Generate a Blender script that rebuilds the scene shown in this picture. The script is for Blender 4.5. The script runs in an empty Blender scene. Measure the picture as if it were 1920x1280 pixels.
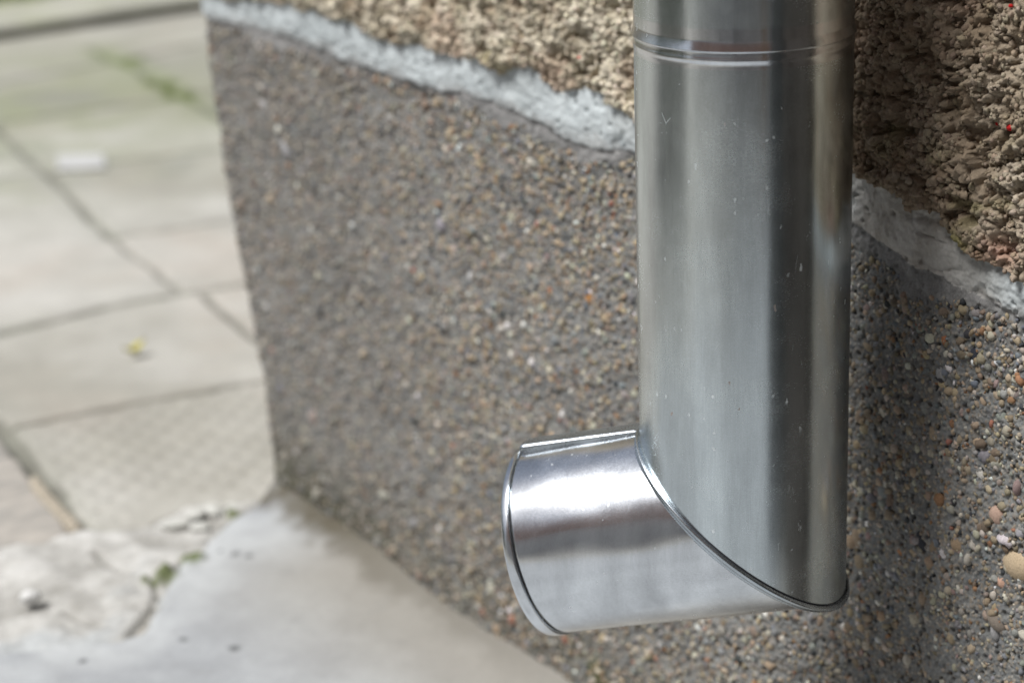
import bpy, math, random
import numpy as np
from mathutils import Vector

sc = bpy.context.scene
R = math.radians

# ------------------------------------------------------------------ camera
CAM_H = 0.64
PITCH, ROLL = R(18.5), R(-1.95)
cam_d = bpy.data.cameras.new('camera')
cam = bpy.data.objects.new('camera', cam_d)
sc.collection.objects.link(cam)
sc.camera = cam
F = Vector((0, math.cos(PITCH), -math.sin(PITCH)))
U0 = Vector((0, math.sin(PITCH), math.cos(PITCH)))
R0 = Vector((1, 0, 0))
RX = R0 * math.cos(ROLL) + U0 * math.sin(ROLL)
UX = U0 * math.cos(ROLL) - R0 * math.sin(ROLL)
from mathutils import Matrix
m = Matrix((RX, UX, -F)).transposed().to_4x4()
m.translation = Vector((0, 0, CAM_H))
cam.matrix_world = m
cam_d.sensor_fit = 'HORIZONTAL'
cam_d.sensor_width = 22.3
cam_d.lens = 22.3 * 4300 / 1920
cam_d.clip_start = 0.02
cam_d.clip_end = 2000
cam_d.dof.use_dof = True
cam_d.dof.focus_distance = 1.0
cam_d.dof.aperture_fstop = 4.2
cam_d.dof.aperture_blades = 7

# ------------------------------------------------------------------ light
world = bpy.data.worlds.new("World")
sc.world = world
world.use_nodes = True
wn, wl = world.node_tree.nodes, world.node_tree.links
wn.clear()
SUN_EL, SUN_AZ = R(60), R(-113)        # azimuth measured from +Y towards +X
sky = wn.new('ShaderNodeTexSky')
sky.sky_type = 'NISHITA'
sky.sun_disc = False
sky.sun_elevation = SUN_EL
sky.sun_rotation = SUN_AZ
sky.dust_density = 3.0
sky.air_density = 1.0
sky.ozone_density = 1.0
hs = wn.new('ShaderNodeHueSaturation')
hs.inputs['Saturation'].default_value = 0.6
bg = wn.new('ShaderNodeBackground')
bg.inputs['Strength'].default_value = 0.08
wo = wn.new('ShaderNodeOutputWorld')
wl.new(sky.outputs[0], hs.inputs['Color'])
wl.new(hs.outputs[0], bg.inputs['Color'])
wl.new(bg.outputs[0], wo.inputs['Surface'])

sun_d = bpy.data.lights.new('sun', 'SUN')
sun_d.energy = 4.2
sun_d.angle = R(23)
sun_d.color = (1.0, 0.99, 0.975)
sun = bpy.data.objects.new('sun', sun_d)
sc.collection.objects.link(sun)
sdir = Vector((math.sin(SUN_AZ) * math.cos(SUN_EL), math.cos(SUN_AZ) * math.cos(SUN_EL), math.sin(SUN_EL)))
sun.rotation_euler = sdir.to_track_quat('Z', 'Y').to_euler()

sc.view_settings.view_transform = 'Standard'
sc.view_settings.look = 'None'
sc.view_settings.gamma = 1
sc.view_settings.exposure = 0.25
sc.cycles.max_bounces = 6
sc.cycles.diffuse_bounces = 3
sc.cycles.glossy_bounces = 4

# ------------------------------------------------------------------ numpy helpers
rng = np.random.default_rng(11)
random.seed(5)
_T = rng.random((8, 512, 512))

def vnoise(x, y, scale, k=0):
    """smooth value noise 0..1 ; scale = feature size in metres"""
    t = _T[k % 8]
    x = x / scale + 37.3 * (k + 1); y = y / scale + 91.7 * (k + 1)
    xi = np.floor(x).astype(int); yi = np.floor(y).astype(int)
    fx = x - xi; fy = y - yi
    fx = fx * fx * fx * (fx * (fx * 6 - 15) + 10); fy = fy * fy * fy * (fy * (fy * 6 - 15) + 10)
    a = t[xi % 512, yi % 512]; b = t[(xi + 1) % 512, yi % 512]
    c = t[xi % 512, (yi + 1) % 512]; d = t[(xi + 1) % 512, (yi + 1) % 512]
    return (a * (1 - fx) + b * fx) * (1 - fy) + (c * (1 - fx) + d * fx) * fy

def fbm(x, y, scale, octs=4, k=0, gain=0.5):
    s = 0; a = 1; n = 0
    for i in range(octs):
        # rotate each octave to hide the lattice
        c, q = math.cos(0.6 * i + k), math.sin(0.6 * i + k)
        s = s + a * (vnoise(x * c - y * q, x * q + y * c, scale / 2 ** i, k + i) - 0.5)
        n += a; a *= gain
    return s / n * 2      # about -1..1

def worley(x, y, scale, k=0):
    """returns F1 distance (in cells), F2, and a random id value per nearest cell"""
    x = x / scale + 13.1 * (k + 1); y = y / scale + 71.9 * (k + 1)
    xi = np.floor(x).astype(int); yi = np.floor(y).astype(int)
    d1 = np.full(x.shape, 9.0); d2 = np.full(x.shape, 9.0); idv = np.zeros(x.shape)
    for dx in (-1, 0, 1):
        for dy in (-1, 0, 1):
            cx, cy = (xi + dx) % 512, (yi + dy) % 512
            px = xi + dx + _T[k % 8][cx, cy]; py = yi + dy + _T[(k + 3) % 8][cx, cy]
            d = np.hypot(px - x, py - y)
            near = d < d1
            d2 = np.where(near, d1, np.minimum(d2, d))
            idv = np.where(near, _T[(k + 5) % 8][cx, cy], idv)
            d1 = np.where(near, d, d1)
    return d1, d2, idv

def sstep(a, b, x):
    t = np.clip((x - a) / (b - a), 0, 1)
    return t * t * (3 - 2 * t)

def polyline_dist(x, y, pts):
    d = np.full(x.shape, 1e9)
    for (ax, ay), (bx, by) in zip(pts[:-1], pts[1:]):
        vx, vy = bx - ax, by - ay
        t = np.clip(((x - ax) * vx + (y - ay) * vy) / (vx * vx + vy * vy), 0, 1)
        d = np.minimum(d, np.hypot(x - ax - t * vx, y - ay - t * vy))
    return d

def in_poly(x, y, pts):
    ins = np.zeros(x.shape, bool)
    j = len(pts) - 1
    for i in range(len(pts)):
        xi, yi = pts[i]; xj, yj = pts[j]
        if yi != yj:
            c = ((yi > y) != (yj > y)) & (x < (xj - xi) * (y - yi) / (yj - yi) + xi)
            ins ^= c
        j = i
    return ins

def mixc(a, b, t):
    t = np.asarray(t)[..., None]
    return np.asarray(a) * (1 - t) + np.asarray(b) * t

# ------------------------------------------------------------------ object helpers
def link(o, parent=None):
    sc.collection.objects.link(o)
    if parent is not None:
        o.parent = parent
    return o

def tag(o, label=None, cat=None, group=None, kind=None):
    if label: o['label'] = label
    if cat: o['category'] = cat
    if group: o['group'] = group
    if kind: o['kind'] = kind
    return o

def empty(name, loc=(0, 0, 0)):
    o = bpy.data.objects.new(name, None)
    o.location = loc
    o.empty_display_size = 0.05
    return link(o)

def mesh_np(name, verts, faces, mat, parent=None, col=None, extra=None, smooth=True):
    """faces: list of int arrays (n,3) and/or (n,4)"""
    if not isinstance(faces, list):
        faces = [faces]
    faces = [f for f in faces if len(f)]
    me = bpy.data.meshes.new(name)
    nv = len(verts)
    me.vertices.add(nv)
    me.vertices.foreach_set('co', np.ascontiguousarray(verts, dtype=np.float32).ravel())
    loops = np.concatenate([f.ravel() for f in faces]).astype(np.int32)
    tot = np.concatenate([np.full(len(f), f.shape[1]) for f in faces]).astype(np.int32)
    start = np.concatenate([[0], np.cumsum(tot)[:-1]]).astype(np.int32)
    me.loops.add(len(loops)); me.loops.foreach_set('vertex_index', loops)
    me.polygons.add(len(tot)); me.polygons.foreach_set('loop_start', start)
    me.polygons.foreach_set('loop_total', tot)
    me.polygons.foreach_set('use_smooth', np.full(len(tot), smooth))
    me.update(calc_edges=True)
    if col is not None:
        a = me.attributes.new('tint', 'FLOAT_COLOR', 'POINT')
        c4 = np.ones((nv, 4), np.float32); c4[:, :3] = np.clip(col, 0, 1)
        a.data.foreach_set('color', c4.ravel())
    me.materials.append(mat)
    o = bpy.data.objects.new(name, me)
    return link(o, parent)

def grid_faces(nr, nc, wrap=False):
    i = np.arange(nr - 1)[:, None]
    j = np.arange(nc if wrap else nc - 1)[None, :]
    j2 = (j + 1) % nc
    a = i * nc + j; b = i * nc + j2; c = (i + 1) * nc + j2; d = (i + 1) * nc + j
    return np.stack([a, b, c, d], -1).reshape(-1, 4)

def submesh(verts, faces, col, mask):
    f = faces[mask]
    used, inv = np.unique(f, return_inverse=True)
    return verts[used], inv.reshape(f.shape), col[used]

# ------------------------------------------------------------------ materials
def newmat(name):
    mt = bpy.data.materials.new(name)
    mt.use_nodes = True
    nt = mt.node_tree
    return mt, nt.nodes, nt.links, nt.nodes['Principled BSDF']

def tinted(name, rough=0.9, bump=0.3, bscale=900, dist=0.0006, cvar=0.25, spec=0.3):
    """material reading the vertex tint, with fine procedural grain on top"""
    mt, n, l, b = newmat(name)
    at = n.new('ShaderNodeAttribute'); at.attribute_name = 'tint'
    tc = n.new('ShaderNodeTexCoord')
    nz = n.new('ShaderNodeTexNoise'); nz.inputs['Scale'].default_value = bscale
    nz.inputs['Detail'].default_value = 4; nz.inputs['Roughness'].default_value = 0.65
    l.new(tc.outputs['Object'], nz.inputs['Vector'])
    mr = n.new('ShaderNodeMapRange')
    mr.inputs['From Min'].default_value = 0.3; mr.inputs['From Max'].default_value = 0.7
    mr.inputs['To Min'].default_value = 1 - cvar; mr.inputs['To Max'].default_value = 1 + cvar
    l.new(nz.outputs['Fac'], mr.inputs['Value'])
    vm = n.new('ShaderNodeVectorMath'); vm.operation = 'SCALE'
    l.new(at.outputs['Color'], vm.inputs[0]); l.new(mr.outputs[0], vm.inputs['Scale'])
    l.new(vm.outputs[0], b.inputs['Base Color'])
    b.inputs['Roughness'].default_value = rough
    b.inputs['Specular IOR Level'].default_value = spec
    bp = n.new('ShaderNodeBump'); bp.inputs['Strength'].default_value = bump
    bp.inputs['Distance'].default_value = dist
    l.new(nz.outputs['Fac'], bp.inputs['Height']); l.new(bp.outputs[0], b.inputs['Normal'])
    return mt

def plain(name, col, rough=0.8, scale=60, var=0.3, bump=0.2, dist=0.002, metal=0.0):
    mt, n, l, b = newmat(name)
    tc = n.new('ShaderNodeTexCoord')
    nz = n.new('ShaderNodeTexNoise'); nz.inputs['Scale'].default_value = scale
    nz.inputs['Detail'].default_value = 5
    l.new(tc.outputs['Object'], nz.inputs['Vector'])
    rp = n.new('ShaderNodeValToRGB')
    rp.color_ramp.elements[0].position = 0.3; rp.color_ramp.elements[1].position = 0.7
    rp.color_ramp.elements[0].color = (*[c * (1 - var) for c in col], 1)
    rp.color_ramp.elements[1].color = (*[min(1, c * (1 + var)) for c in col], 1)
    l.new(nz.outputs['Fac'], rp.inputs['Fac']); l.new(rp.outputs[0], b.inputs['Base Color'])
    b.inputs['Roughness'].default_value = rough
    b.inputs['Metallic'].default_value = metal
    bp = n.new('ShaderNodeBump'); bp.inputs['Strength'].default_value = bump
    bp.inputs['Distance'].default_value = dist
    l.new(nz.outputs['Fac'], bp.inputs['Height']); l.new(bp.outputs[0], b.inputs['Normal'])
    return mt

def galvanised(name, base=(0.62, 0.66, 0.67), rough=0.24, streak=(0, 0, 1), fine=1.0, spots=1.0, relief=0.00003):
    """zinc-coated sheet: soft reflections, faint rolling streaks, water marks and scratches"""
    mt, n, l, b = newmat(name)
    tc = n.new('ShaderNodeTexCoord')
    def mapped(sx, sy, sz):
        mp = n.new('ShaderNodeMapping'); mp.inputs['Scale'].default_value = (sx, sy, sz)
        l.new(tc.outputs['Object'], mp.inputs['Vector']); return mp
    def noise(vec, scale, det=3, r=0.6):
        z = n.new('ShaderNodeTexNoise'); z.inputs['Scale'].default_value = scale
        z.inputs['Detail'].default_value = det; z.inputs['Roughness'].default_value = r
        l.new(vec, z.inputs['Vector']); return z.outputs['Fac']
    def rng_(v, a, b_, c, d):
        q = n.new('ShaderNodeMapRange'); q.inputs['From Min'].default_value = a; q.inputs['From Max'].default_value = b_
        q.inputs['To Min'].default_value = c; q.inputs['To Max'].default_value = d
        l.new(v, q.inputs['Value']); return q.outputs[0]
    def mth(op, a, b_):
        q = n.new('ShaderNodeMath'); q.operation = op
        for i, v in enumerate((a, b_)):
            if isinstance(v, (int, float)): q.inputs[i].default_value = v
            else: l.new(v, q.inputs[i])
        return q.outputs[0]
    cloud = noise(tc.outputs['Object'], 26, 5)
    cross = noise(mapped(900, 900, 3200).outputs[0], 1, 2)       # short marks around the pipe
    along = noise(mapped(2600, 2600, 90).outputs[0], 1, 3)       # long marks along it
    grain = noise(tc.outputs['Object'], 2600, 2)
    # water marks and rub marks, gathered in patches
    patch = rng_(noise(tc.outputs['Object'], 34, 2), 0.46, 0.56, 0, 1)
    spv = n.new('ShaderNodeTexVoronoi'); spv.feature = 'F1'; spv.inputs['Scale'].default_value = 210
    mp = mapped(1.5, 1.5, 0.75)
    wv = n.new('ShaderNodeVectorMath'); wv.operation = 'ADD'
    nzc = n.new('ShaderNodeTexNoise'); nzc.inputs['Scale'].default_value = 420; nzc.inputs['Detail'].default_value = 2
    l.new(tc.outputs['Object'], nzc.inputs['Vector'])
    sc_ = n.new('ShaderNodeVectorMath'); sc_.operation = 'SCALE'; sc_.inputs['Scale'].default_value = 0.004
    l.new(nzc.outputs['Color'], sc_.inputs[0]); l.new(mp.outputs[0], wv.inputs[0]); l.new(sc_.outputs[0], wv.inputs[1])
    l.new(wv.outputs[0], spv.inputs['Vector'])
    spot = mth('MULTIPLY', rng_(spv.outputs['Distance'], 0.15, 0.26, 1, 0), rng_(nzc.outputs['Fac'], 0.48, 0.58, 0, 1))
    sel = n.new('ShaderNodeSeparateColor'); l.new(spv.outputs['Color'], sel.inputs[0])
    spot = mth('MULTIPLY', spot, mth('GREATER_THAN', sel.outputs[0], 0.70))
    spot = mth('MULTIPLY', mth('MULTIPLY', spot, patch), 0.8 * spots)
    sv = n.new('ShaderNodeTexVoronoi'); sv.feature = 'DISTANCE_TO_EDGE'; sv.inputs['Scale'].default_value = 1
    l.new(mapped(120, 120, 45).outputs[0], sv.inputs['Vector'])
    scr = mth('MULTIPLY', rng_(sv.outputs['Distance'], 0.006, 0.016, 1, 0), rng_(noise(tc.outputs['Object'], 75, 2), 0.64, 0.72, 0, 0.35 * spots))
    spot = mth('MAXIMUM', spot, scr)
    # small brown specks
    rv = n.new('ShaderNodeTexVoronoi'); rv.inputs['Scale'].default_value = 90
    l.new(wv.outputs[0], rv.inputs['Vector'])
    sel2 = n.new('ShaderNodeSeparateColor'); l.new(rv.outputs['Color'], sel2.inputs[0])
    rust = mth('MULTIPLY', rng_(rv.outputs['Distance'], 0.06, 0.10, 1, 0), mth('GREATER_THAN', sel2.outputs[1], 0.86))
    # base colour
    val = mth('MULTIPLY', mth('MULTIPLY', rng_(cloud, 0.3, 0.7, 0.88, 1.10), rng_(noise(mapped(60, 60, 9).outputs[0], 1, 4), 0.3, 0.7, 0.80, 1.14)), rng_(cross, 0.3, 0.7, 1 - 0.05 * fine, 1 + 0.05 * fine))
    val = mth('MULTIPLY', val, rng_(along, 0.3, 0.7, 1 - 0.04 * fine, 1 + 0.04 * fine))
    vm = n.new('ShaderNodeVectorMath'); vm.operation = 'SCALE'; vm.inputs[0].default_value = base
    l.new(val, vm.inputs['Scale'])
    m1 = n.new('ShaderNodeMix'); m1.data_type = 'RGBA'; m1.inputs['B'].default_value = (0.75, 0.80, 0.82, 1)
    l.new(spot, m1.inputs['Factor']); l.new(vm.outputs[0], m1.inputs['A'])
    m2 = n.new('ShaderNodeMix'); m2.data_type = 'RGBA'; m2.inputs['B'].default_value = (0.16, 0.09, 0.05, 1)
    l.new(mth('MULTIPLY', rust, 0.7), m2.inputs['Factor']); l.new(m1.outputs['Result'], m2.inputs['A'])
    l.new(m2.outputs['Result'], b.inputs['Base Color'])
    met = mth('SUBTRACT', 1.0, mth('MULTIPLY', mth('MAXIMUM', spot, rust), 0.75))
    l.new(met, b.inputs['Metallic'])
    ro = mth('ADD', rng_(cloud, 0.3, 0.7, rough - 0.04, rough + 0.05), rng_(cross, 0.3, 0.7, -0.03, 0.03))
    ro = mth('ADD', ro, mth('MULTIPLY', spot, 0.3))
    l.new(ro, b.inputs['Roughness'])
    h = mth('ADD', mth('MULTIPLY', cross, 0.5 * fine), mth('MULTIPLY', grain, 0.35 * fine))
    h = mth('ADD', h, mth('MULTIPLY', along, 0.3 * fine))
    h = mth('ADD', h, mth('MULTIPLY', spot, 0.8))
    bp = n.new('ShaderNodeBump'); bp.inputs['Strength'].default_value = 0.35
    bp.inputs['Distance'].default_value = relief
    l.new(h, bp.inputs['Height']); l.new(bp.outputs[0], b.inputs['Normal'])
    return mt

M_plinth = tinted('exposed_aggregate', 0.88, 0.35, 1100, 0.0006, 0.22)
M_mortar = tinted('pale_mortar', 0.93, 0.35, 700, 0.0006, 0.08)
M_render = tinted('rough_render', 0.95, 0.6, 800, 0.0009, 0.18)
M_slab = tinted('paving_concrete', 0.9, 0.3, 260, 0.001, 0.10)
M_apron = tinted('smooth_cement', 0.85, 0.2, 300, 0.0008, 0.06)
M_patch = tinted('broken_cement', 0.92, 0.5, 300, 0.0015, 0.15)
M_zinc = galvanised('galvanised_steel', base=(0.62, 0.68, 0.705), rough=0.235, fine=1.8, spots=1.0)
M_zinc_bright = galvanised('bright_galvanised_steel', base=(0.68, 0.71, 0.74), rough=0.20, fine=1.5, spots=0.45, relief=0.000030)
M_seam = galvanised('seam_steel', base=(0.50, 0.55, 0.59), rough=0.26, spots=0.4)
M_dark = plain('gap_shade', (0.02, 0.02, 0.025), 0.8)  # near-black for shade painted into the gaps; the bin's feet share it

# ------------------------------------------------------------------ HOUSE WALL
A0 = np.array([-0.1782, 1.5614, 0.0])
Wd = np.array([-0.5489, 0.8359, 0.0])       # along the wall towards its corner
Nn = np.array([-0.8359, -0.5489, 0.0])      # outward
CORN = np.array([(-0.2, 0.006), (0.0, 0.001), (0.0177, 0.001), (0.0989, -0.0035), (0.1314, -0.017), (0.192, -0.032),
                 (0.2481, -0.048), (0.3125, -0.059), (0.3524, -0.0627), (0.40, -0.062), (3, -0.062)])
RC = 0.010

def corner_u(z):
    return np.interp(z, CORN[:, 0], CORN[:, 1])

def wall_map(u, z, h):
    uc = corner_u(z) + 0.0022 * fbm(z, z * 0 + 3.3, 0.03, 3, 2)
    c0 = uc + RC
    q = c0 - u
    out = np.empty(u.shape + (3,))
    Zax = np.array([0, 0, 1.0])
    front = q <= 0
    phi = np.clip(q / RC, 0, math.pi / 2)
    cx = A0 - Wd * c0[..., None] - Nn * RC
    dirn = Nn * np.cos(phi)[..., None] + Wd * np.sin(phi)[..., None]
    along = np.clip(q - RC * math.pi / 2, 0, None)
    arc = cx + dirn * (RC + h)[..., None] - Nn * along[..., None]
    fr = A0 - Wd * u[..., None] + Nn * h[..., None]
    out = np.where(front[..., None], fr, arc)
    out = out + Zax * z[..., None]
    return out

TOP = np.array([(-1, .374), (-0.0607, .368), (.0173, .3731), (.0845, .3756), (.147, .3747), (.2054, .3719), (.2606, .3744), (.3177, .3726),
                (.361, .3762), (.3815, .3704), (.4117, .3739), (.45, .3672), (.53, .368), (.6245, .3686), (.6428, .3658), (.6675, .3601),
                (.6812, .3604), (.6917, .3515), (.7085, .3442), (.731, .3433), (.80, .350), (3, .36)])
BOT = np.array([(-1, .352), (-.0629, .3512), (.0223, .3545), (.0817, .3541), (.1375, .3501), (.1905, .3497), (.2406, .3493), (.2881, .3522),
                (.3329, .3502), (.3701, .3474), (.3854, .3425), (.4154, .342), (.4493, .3465), (.53, .341), (.6252, .3440), (.6437, .3400),
                (.6653, .3335), (.6893, .3305), (.706, .3275), (.7319, .3265), (.8, .330), (3, .335)])

def joint_edges(u):
    t = np.interp(u, TOP[:, 0], TOP[:, 1]); b = np.interp(u, BOT[:, 0], BOT[:, 1])
    return t, b

def plinth_h(u, z):
    h = 0.0035 * fbm(u, z, 0.09, 3, 1) + 0.0016 * fbm(u, z, 0.012, 5, 2, 0.6) + 0.0007 * fbm(u, z, 0.003, 3, 5, 0.7)
    # pits where grains fell out
    d1, d2, idv = worley(u, z, 0.0042, 1)
    pit = (idv > 0.72) * sstep(0.42, 0.15, d1)
    h = h - 0.0018 * pit
    # fine sand grains, rounded
    e1, e2, idg = worley(u, z, 0.0017, 4)
    g = np.sqrt(np.clip(1 - (e1 / 0.62) ** 2, 0, 1)) * (0.35 + 0.65 * idg)
    h = h + 0.00095 * g
    return h, idg, e1, pit

def smear_amount(u, z, b):
    """cement smeared over the aggregate just below the joint"""
    w = 0.006 + 0.012 * np.exp(-((u - 0.36) / 0.07) ** 2) + 0.018 * np.exp(-((u - 0.655) / 0.035) ** 2) + 0.008 * np.exp(-((u - 0.05) / 0.05) ** 2)
    w = w * (1 + 0.6 * fbm(u, z, 0.012, 3, 5))
    return sstep(1.0, 0.25, (b - z) / w) * (z < b)

def wall_field(u, z):
    t, b = joint_edges(u)
    wob = 0.0060 * fbm(u, z, 0.022, 6, 3, 0.68)
    wob2 = 0.0034 * fbm(u, z, 0.020, 6, 6, 0.68)
    t = t + wob; b = b + wob2
    # ---- plinth
    hp, idg, e1, pit = plinth_h(u, z)
    sm = smear_amount(u, z, b)
    hp = hp * (1 - 0.6 * sm) + 0.0012 * sm + 0.0012 * sm * fbm(u, z, 0.006, 4, 4, 0.7)
    # plinth stone rounds back a little just under the joint
    hp = hp - 0.0015 * np.exp(-np.clip(b - z, 0, 1) / 0.010)
    cm = mixc((0.146, 0.150, 0.147), (0.215, 0.218, 0.210), np.clip(0.5 + 0.9 * fbm(u, z, 0.03, 4, 4), 0, 1))
    pal = np.array([(0.30, 0.235, 0.165), (0.27, 0.245, 0.21), (0.17, 0.18, 0.195), (0.21, 0.165, 0.12), (0.36, 0.33, 0.29), (0.105, 0.10, 0.10)])
    gi = np.clip((idg * 37.7 % 1 * 6).astype(int), 0, 5)
    gm = (sstep(0.5, 0.38, e1) * (idg > 0.30))[..., None] * 0.62 * (1 - sm)[..., None]
    cp = cm * (1 - gm) + pal[gi] * gm
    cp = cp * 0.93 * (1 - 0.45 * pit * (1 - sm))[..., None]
    cp = mixc(cp, mixc((0.17, 0.168, 0.165), (0.26, 0.255, 0.25), np.clip(0.5 + 1.3 * fbm(u, z, 0.008, 5, 1, 0.65), 0, 1)), sm * 0.8)
    damp = np.clip(np.exp(-np.clip(z, 0, 1) / 0.06) * (0.35 + 1.2 * np.exp(-np.clip(u, 0, 1) / 0.16)) * (0.7 + 0.9 * fbm(u, z, 0.05, 4, 6)), 0, 1)
    cp = mixc(cp, (0.085, 0.08, 0.062), damp * 0.6)
    # mossy dirt at the foot near the corner
    mz = np.exp(-((z - 0.022) / 0.030) ** 2) * (0.40 + 0.75 * np.exp(-((u - 0.03) / 0.09) ** 2))
    mo = np.clip(mz * (0.95 + 1.0 * fbm(u, z, 0.016, 4, 7)), 0, 1)
    cp = mixc(cp, (0.052, 0.050, 0.026), mo * 0.85)
    gm_ = sstep(1.0, 0.3, np.hypot((u - 0.405) / 0.012, (z - 0.020) / 0.014) + 0.5 * fbm(u, z, 0.008, 4, 2))
    cp = mixc(cp, (0.075, 0.085, 0.025), gm_ * 0.8)
    # ---- mortar
    mid = np.clip((z - b) / np.maximum(t - b, 1e-4), 0, 1)
    calm = np.where(u > 0.60, 1.0, 0.45)
    hm = 0.0014 + 0.0010 * np.sin(mid * math.pi) + (0.0005 + 0.0023 * calm) * fbm(u, z * 1.3, 0.022, 6, 2, 0.62) + 0.0005 * fbm(u, z, 0.0022, 3, 3, 0.7)
    br_ = sstep(0.05, 0.4, fbm(u, z, 0.02, 4, 6, 0.65)) * (0.2 + 0.8 * calm)
    hm = hm - 0.0014 * br_
    ridge = 1 - np.abs(fbm(u * 0.7, z * 2.2, 0.022, 3, 5)) * 3.2
    hm = hm - 0.0016 * np.clip(ridge, 0, 1) ** 4 * calm * sstep(0, .3, fbm(u, z, 0.03, 2, 4))
    d1, d2, idm = worley(u, z, 0.006, 6)
    hole = (idm > 0.84) * sstep(0.3, 0.12, d1)
    hm = hm - 0.0018 * hole
    cmo = mixc((0.36, 0.395, 0.405), (0.47, 0.51, 0.52), np.clip(0.5 + fbm(u, z, 0.02, 4, 1), 0, 1))
    stain = np.clip(0.5 + 1.3 * fbm(u, z, 0.045, 3, 6), 0, 1) * np.clip((u - 0.30) / 0.12, 0, 1)
    cmo = mixc(cmo, (0.33, 0.32, 0.29), 0.35 * stain)
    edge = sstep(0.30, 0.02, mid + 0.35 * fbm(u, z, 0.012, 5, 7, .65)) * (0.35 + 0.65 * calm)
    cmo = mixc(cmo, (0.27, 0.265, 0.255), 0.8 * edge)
    # on the right the joint is worn, more like the grey cement below it
    worn = sstep(0.60, 0.64, u) * sstep(0.76, 0.66, u)
    cmo = mixc(cmo, mixc((0.30, 0.275, 0.24), (0.46, 0.44, 0.41), np.clip(0.5 + 1.2 * fbm(u, z, 0.01, 5, 2, 0.65), 0, 1)), 0.9 * worn * sstep(0.735, 0.70, u))
    # ---- rough render above
    wx = 0.0022 * fbm(u, z, 0.006, 3, 1); wz = 0.0022 * fbm(u, z, 0.006, 3, 3)
    a1, a2, ia = worley(u + wx, z + wz, 0.0054, 2)
    b1, b2, ib = worley(u + 0.7 * wx, z + 0.7 * wz, 0.0028, 5)
    c1, c2, ic = worley(u + 0.4 * wx, z, 0.0016, 6)
    lump = np.sqrt(np.clip(1 - (a1 / 0.66) ** 2, 0, 1)) * (0.15 + 0.85 * ia)
    lump2 = np.sqrt(np.clip(1 - (b1 / 0.64) ** 2, 0, 1)) * (0.15 + 0.85 * ib)
    lump3 = np.sqrt(np.clip(1 - (c1 / 0.64) ** 2, 0, 1)) * (0.15 + 0.85 * ic)
    big = fbm(u, z, 0.035, 4, 6)
    hr = 0.0040 + 0.0050 * big + 0.0030 * lump + 0.0028 * lump2 + 0.0011 * lump3 + 0.0014 * fbm(u, z, 0.004, 4, 7, 0.7)
    pore = sstep(0.10, 0.34, fbm(u, z, 0.012, 4, 3, 0.6)) + 0.6 * sstep(0.18, 0.4, fbm(u, z, 0.006, 3, 5, 0.6))
    hr = hr - 0.0060 * pore
    hr = hr - 0.0035 * np.exp(-np.clip(z - t, 0, 1) / 0.003)
    # block joints higher up the wall, out of frame
    cr = mixc((0.36, 0.315, 0.235), (0.60, 0.55, 0.445), np.clip(0.5 + 1.1 * fbm(u, z, 0.016, 5, 5, 0.6), 0, 1))
    cr = mixc(cr, (0.26, 0.19, 0.125), np.clip(fbm(u, z, 0.013, 4, 2) * 1.8 - 0.2, 0, 1) * 0.75)
    cr = mixc(cr, (0.24, 0.165, 0.105), sstep(0.60, 0.63, u) * sstep(0.80, 0.68, u + 0.02 * fbm(u, z, .03, 3, 3)) * 0.70)
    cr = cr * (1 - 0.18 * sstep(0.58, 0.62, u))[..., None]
    cr = mixc(cr, (0.43, 0.31, 0.235), np.clip(fbm(u, z, 0.03, 3, 1) * 2 - 0.2, 0, 1) * 0.5)
    cr = mixc(cr, (0.40, 0.25, 0.19), np.exp(-((u - 0.722) / 0.011) ** 2 - ((z - 0.353) / 0.007) ** 2) * 0.8)
    cr = mixc(cr, (0.18, 0.17, 0.06), np.clip(fbm(u, z, 0.02, 3, 4) * 2.2 - 0.75, 0, 1) * sstep(0.43, 0.37, z) * 0.8)
    for (ru, rz, rr) in ((0.7135, 0.4086, 0.0012),):
        dd = np.hypot(u - ru, z - rz) + 0.0006 * fbm(u, z, 0.002, 2, 2)
        k_ = sstep(rr * 1.15, rr * 0.8, dd)
        cr = mixc(cr, (0.42, 0.012, 0.012), k_)
    return t, b, hp, cp, hm, cmo, hr, cr

def spaced(parts):
    out = []
    for a, b_, s0, s1 in parts:
        x = a
        while x < b_ - 1e-9:
            out.append(x)
            x += s0 + (s1 - s0) * (x - a) / (b_ - a)
    out.append(parts[-1][1])
    return np.array(out)

us = spaced([(-0.75, -0.10, 0.04, 0.004), (-0.10, 0.2, 0.0013, 0.00105), (0.2, 0.45, 0.00105, 0.0007), (0.45, 0.60, 0.0009, 0.0007),
             (0.60, 0.775, 0.00052, 0.00056), (0.775, 0.95, 0.0015, 0.006), (0.95, 2.9, 0.01, 0.08)])
zs = spaced([(-0.04, 0.47, 0.00066, 0.00066), (0.47, 0.60, 0.0012, 0.006), (0.60, 2.7, 0.01, 0.08)])
UU, ZZ = np.meshgrid(us, zs)
t_, b_, hp, cp, hm, cmo, hr, cr = wall_field(UU, ZZ)
zone = np.where(ZZ > t_, 2, np.where(ZZ > b_, 1, 0))
# heights blend across the joint lines so that the surface is one skin
s_t = sstep(-0.0012, 0.0022, ZZ - t_); s_b = sstep(-0.0016, 0.0008, ZZ - b_)
HH = (hp * (1 - s_b) + hm * s_b) * (1 - s_t) + hr * s_t
VV = wall_map(UU, ZZ, HH)
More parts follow.
